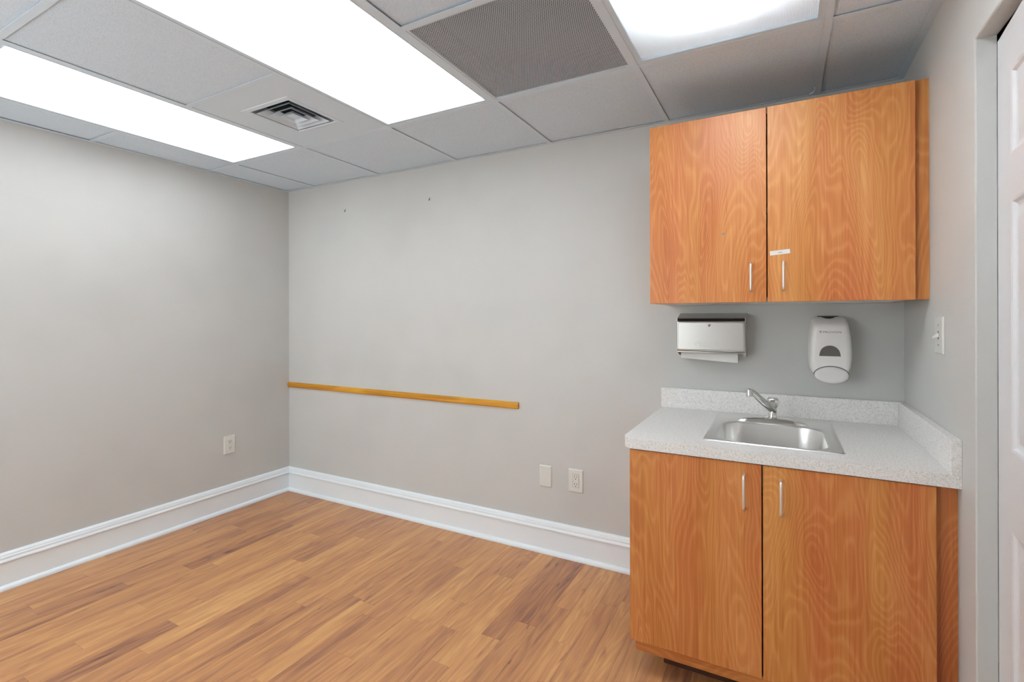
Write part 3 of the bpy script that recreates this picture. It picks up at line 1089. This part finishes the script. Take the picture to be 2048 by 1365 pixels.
for k in (0, 3):
    for s_ in range(2):
        bm.faces.new((fr[k][s_], fr[k][s_ + 1], bk[k][s_ + 1], bk[k][s_]))
o = obj('paper_towel', bm, 'paper', None)
o['label'] = 'white folded paper towel hanging from the steel dispenser slot'
o['category'] = 'paper towel'

# ---- soap dispenser
SX, SZc = 3.3830, 1.135
t = thing('soap_dispenser', 'white plastic wall soap dispenser with oval push bar and grey window', 'soap dispenser', (SX, -0.05, 1.01))
half = [(0.030, 1.2745), (0.050, 1.2725), (0.0585, 1.2660), (0.0635, 1.2540), (0.0680, 1.2250), (0.0725, 1.1850), (0.0750, 1.1400), (0.0745, 1.1000), (0.0700, 1.0650), (0.0620, 1.0450), (0.0480, 1.0330), (0.0250, 1.0290)]
outline = half + [(-w, z) for w, z in reversed(half)]
bm = BM()
def sring(scale, y, drop, lift=0.0):
    out = []
    for w, z in outline:
        zz_ = SZc + (z - SZc) * scale
        if z > SZc:
            zz_ -= drop * ((z - SZc) / 0.14)
        else:
            zz_ += lift * ((SZc - z) / 0.106)
        out.append(bm.verts.new((SX + w * scale, y, zz_)))
    return out
loft(bm, [sring(0.975, -0.0004, 0), sring(0.985, -0.004, 0), sring(1.0, -0.030, 0.004), sring(1.0, -0.060, 0.012), sring(0.985, -0.082, 0.019), sring(0.955, -0.098, 0.022),
          sring(0.91, -0.107, 0.022), sring(0.84, -0.1120, 0.019), sring(0.70, -0.1142, 0.012)])
bd = obj('body', bm, 'soap', t, smooth=True)
# push bar: flattened ellipsoid with a seam around it
def ellipsoid(bm, c, rx, ry, rz, nu=28, nv=14):
    rings = []
    for a in range(1, nv):
        ph_ = PI * a / nv
        rings.append([bm.verts.new((c[0] + rx * math.sin(ph_) * math.cos(2 * PI * k / nu), c[1] - ry * math.cos(ph_), c[2] + rz * math.sin(ph_) * math.sin(2 * PI * k / nu))) for k in range(nu)])
    loft(bm, rings)
    return bm
def oval(bm, layers, cx_, cz_, rx, rz, n=36):
    rings = []
    for y_, k_ in layers:
        rings.append([bm.verts.new((cx_ + rx * k_ * math.cos(2 * PI * q / n), y_, cz_ + rz * k_ * math.sin(2 * PI * q / n))) for q in range(n)])
    loft(bm, rings)
    return bm
obj('push_bar', oval(BM(), [(-0.050, 0.90), (-0.080, 1.0), (-0.1130, 1.0), (-0.1165, 0.975), (-0.1190, 0.90), (-0.1205, 0.70), (-0.1210, 0.40)], 3.3850, 1.0385, 0.0585, 0.0335), 'soap_push', t, smooth=True)
obj('push_bar_seam', oval(BM(), [(-0.060, 0.98), (-0.1100, 1.0), (-0.1148, 1.0)], 3.3850, 1.0408, 0.0594, 0.0340), 'smoke', t, smooth=True)
# sight window: half-dome
bm = BM()
wz0, wz1, wxc, whw = 1.1135, 1.1560, 3.3805, 0.0365
prof = [(wxc - whw, wz0), (wxc + whw, wz0)]
for k in range(1, 14):
    a = PI * k / 14
    prof.append((wxc + whw * 0.96 * math.cos(a), wz0 + 0.004 + (wz1 - wz0 - 0.004) * math.sin(a) ** 0.9))
def P3(p, y):
    return bm.verts.new((p[0], y, p[1]))
r0_ = [P3(p, -0.1120) for p in prof]
r1_ = [P3(p, -0.1149) for p in prof]
r2_ = [P3((wxc + (p[0] - wxc) * 0.93, wz0 + 0.002 + (p[1] - wz0) * 0.92), -0.1151) for p in prof]
loft(bm, [r0_, r1_, r2_])
obj('sight_window', bm, 'smoke', t)
# finger notch: raised dark slab, the recess shade put in as colour
bm = BM()
rings = []
for y_, s_ in ((-0.030, 0.0), (-0.0395, 0.62), (-0.050, 0.9), (-0.0600, 1.0)):
    pass
prof = []
for k in range(13):
    u = -1 + 2 * k / 12
    prof.append((SX - 0.002 + u * 0.037, -0.0040 - 0.054 * (1 - u * u)))
va = [bm.verts.new((x_, y_, 1.2742 + (y_ + 0.004) * 0.15)) for x_, y_ in prof]
vb = [bm.verts.new((x_, y_, 1.2690 + (y_ + 0.004) * 0.15)) for x_, y_ in prof]
loft(bm, [vb, va])
obj('notch_shade_slab', bm, 'slot', t)
# brand lettering and its little mark
me = text_mesh('PROVON', 0.0118)
xs_ = [v.co.x for v in me.vertices]
w_ = max(xs_) - min(xs_)
sx_ = 0.0600 / w_
me.transform(Matrix.Translation((3.3570, -0.1143, 1.2052)) @ Matrix.Rotation(PI / 2, 4, 'X') @ Matrix.Scale(sx_, 4, (1, 0, 0)))
link_mesh('lettering', me, 'print_grey', t)
bm = BM()
for q in ((3.3445, 3.3540, 1.2125, 1.2140), (3.3460, 3.3525, 1.2100, 1.2115), (3.3480, 3.3505, 1.2050, 1.2095)):
    box(bm, q[0], q[1], -0.1147, -0.1141, q[2], q[3])
obj('logo_mark', bm, 'print_grey', t)

# ---- golden oak rail on the back wall
bm = BM()
prof = [(-0.0004, 0.7600), (-0.0004, 0.7985), (-0.0070, 0.7985), (-0.0110, 0.7950), (-0.0115, 0.7900), (-0.0140, 0.7880), (-0.0140, 0.7690), (-0.0115, 0.7672), (-0.0090, 0.7610), (-0.0060, 0.7600)]
prism(bm, prof, 'x', 0.0015, 1.9255)
o = obj('wall_rail', bm, 'oak')
o['label'] = 'narrow golden oak rail fixed along the back wall'
o['category'] = 'rail'

# ---- wall plates
def plate_back(name, label, cat, x0, x1, z0, z1):
    t = thing(name, label, cat, ((x0 + x1) / 2, -0.001, z0), None)
    bm = BM()
    rs = []
    for i_, y in ((0, -0.0004), (0, -0.0022), (0.0042, -0.0058), (0.0055, -0.0060)):
        rs.append([bm.verts.new((p[0], y, p[1])) for p in rrect((x0 + x1) / 2, (z0 + z1) / 2, (x1 - x0) / 2 - i_, (z1 - z0) / 2 - i_, 0.0022, 3)])
    loft(bm, rs)
    obj('plate', bm, 'plate', t)
    return t

def screw_back(t, x, y, z):
    obj('screw', lathe(BM(), (x, y, z), [(0.0030, 0), (0.0028, 0.0007), (0.0010, 0.0010)], 12, axis='y'), 'melamine', t, smooth=True)

bx0, bx1, bz0, bz1 = 2.0530, 2.1250, 0.3535, 0.4690
t = plate_back('blank_wall_plate', 'blank ivory wall plate on the back wall left of the double outlet', 'wall plate', bx0, bx1, bz0, bz1)
for z in (bz0 + 0.018, bz1 - 0.018):
    screw_back(t, (bx0 + bx1) / 2, -0.0058, z)

bx0, bx1, bz0, bz1 = 2.2215, 2.3035, 0.3515, 0.4730
t = plate_back('decora_outlet', 'rectangular double outlet on the back wall beside the base cabinet', 'outlet', bx0, bx1, bz0, bz1)
xc, zc = (bx0 + bx1) / 2 + 0.001, (bz0 + bz1) / 2
for z in (bz0 + 0.009, bz1 - 0.009):
    screw_back(t, xc, -0.0058, z)
obj('receptacle_gap', bx(xc - 0.0175, xc + 0.0175, -0.0064, -0.0057, zc - 0.0345, zc + 0.0345), 'print_grey', t)
rc_ = obj('receptacle', bx(xc - 0.0165, xc + 0.0165, -0.0078, -0.0060, zc - 0.0335, zc + 0.0335, bevel=0.0008, seg=1), 'plate', t)
for dz in (0.019, -0.019):
    for dx, hh in ((-0.0065, 0.0045), (0.0065, 0.0036)):
        obj('slot', bx(xc + dx - 0.0012, xc + dx + 0.0012, -0.0082, -0.0078, zc + dz + 0.004 - hh, zc + dz + 0.004 + hh), 'slot', rc_)
    obj('ground_hole', lathe(BM(), (xc, -0.0078, zc + dz - 0.008), [(0.0026, 0), (0.0026, 0.0004)], 10, axis='y'), 'slot', rc_)
for dx in (-0.007, 0.007):
    obj('test_button', bx(xc + dx - 0.005, xc + dx + 0.005, -0.0088, -0.0078, zc - 0.0028, zc + 0.0028), 'plate', rc_)

# left wall duplex outlet
t = thing('duplex_outlet', 'ivory duplex outlet on the left wall near the corner', 'outlet', (0.001, -0.457, 0.374))
y0_, y1_, z0_, z1_ = -0.4960, -0.4180, 0.3745, 0.4945
bm = BM()
rs = []
for i_, x_ in ((0, 0.0004), (0, 0.0022), (0.0042, 0.0058), (0.0055, 0.0060)):
    rs.append([bm.verts.new((x_, p[0], p[1])) for p in rrect((y0_ + y1_) / 2, (z0_ + z1_) / 2, (y1_ - y0_) / 2 - i_, (z1_ - z0_) / 2 - i_, 0.0022, 3)])
loft(bm, rs)
obj('plate', bm, 'plate', t)
yc, zc = (y0_ + y1_) / 2, (z0_ + z1_) / 2
obj('screw', cyl(BM(), (0.0060, yc, zc), (1, 0, 0), 0.003, 0.0024, 0.001, 12), 'melamine', t)
for dz in (0.020, -0.020):
    bm = BM()
    vs0, vs1 = [], []
    for p in rrect(yc, zc + dz, 0.0168, 0.0145, 0.0105, 5):
        vs0.append(bm.verts.new((0.0058, p[0], p[1])))
        vs1.append(bm.verts.new((0.0082, p[0], p[1])))
    loft(bm, [vs0, vs1])
    rc_ = obj('receptacle', bm, 'plate', t)
    for dy, hh in ((-0.0065, 0.0036), (0.0065, 0.0045)):
        obj('slot', bx(0.0082, 0.0086, yc + dy - 0.0012, yc + dy + 0.0012, zc + dz + 0.003 - hh, zc + dz + 0.003 + hh), 'slot', rc_)
    obj('ground_hole', cyl(BM(), (0.0082, yc, zc + dz - 0.008), (1, 0, 0), 0.0026, 0.0026, 0.0004, 10), 'slot', rc_)

# right wall toggle switch
y0_, y1_, z0_, z1_ = -0.5530, -0.4660, 1.1555, 1.2715
t = thing('light_switch', 'ivory toggle light switch on the right wall below the wall cabinet', 'light switch', (XR - 0.001, (y0_ + y1_) / 2, z0_))
bm = BM()
rs = []
for i_, x_ in ((0, 0.0004), (0, 0.0022), (0.0042, 0.0058), (0.0055, 0.0060)):
    rs.append([bm.verts.new((XR - x_, p[0], p[1])) for p in rrect((y0_ + y1_) / 2, (z0_ + z1_) / 2, (y1_ - y0_) / 2 - i_, (z1_ - z0_) / 2 - i_, 0.0022, 3)])
loft(bm, rs)
obj('plate', bm, 'plate', t)
yc, zc = (y0_ + y1_) / 2, (z0_ + z1_) / 2
for z in (zc - 0.030, zc + 0.030):
    obj('screw', cyl(BM(), (XR - 0.0058, yc, z), (-1, 0, 0), 0.0030, 0.0024, 0.001, 12), 'print_grey', t)
obj('toggle_slot', bx(XR - 0.0063, XR - 0.0058, yc - 0.0052, yc + 0.0052, zc - 0.0125, zc + 0.0125), 'print_grey', t)
bm = BM()
loft(bm, [[bm.verts.new((XR - 0.006, yc + sy * 0.0046, zc + sz * 0.0062 + 0.001)) for sy, sz in ((1, 1), (-1, 1), (-1, -1), (1, -1))],
          [bm.verts.new((XR - 0.020, yc + sy * 0.0036, zc + sz * 0.0030 - 0.008)) for sy, sz in ((1, 1), (-1, 1), (-1, -1), (1, -1))]])
obj('toggle', bm, 'plastic', t)

# ---- two little wall hooks left on the back wall
def wall_hook(x, z, label):
    t = thing('picture_hook', label, 'hook', (x, -0.001, z), 'hooks left on the back wall')
    bm = lathe(BM(), (x, -0.0003, z + 0.008), [(0.0030, 0.0), (0.0030, 0.003), (0.0018, 0.0042)], 12, axis='y')
    obj('nail', bm, 'nickel', t, smooth=True)
    bm = tube(BM(), [(x, -0.001, z + 0.006), (x + 0.0005, -0.0022, z), (x, -0.003, z - 0.007), (x, -0.0065, z - 0.0095), (x, -0.0085, z - 0.006)], 0.0015, 8)
    obj('bent_wire', bm, 'slot', t, smooth=True)
wall_hook(0.5838, 2.0110, 'tiny hook high on the back wall nearer the left corner')
wall_hook(1.3064, 2.0045, 'tiny hook high on the back wall nearer the wall cabinet')
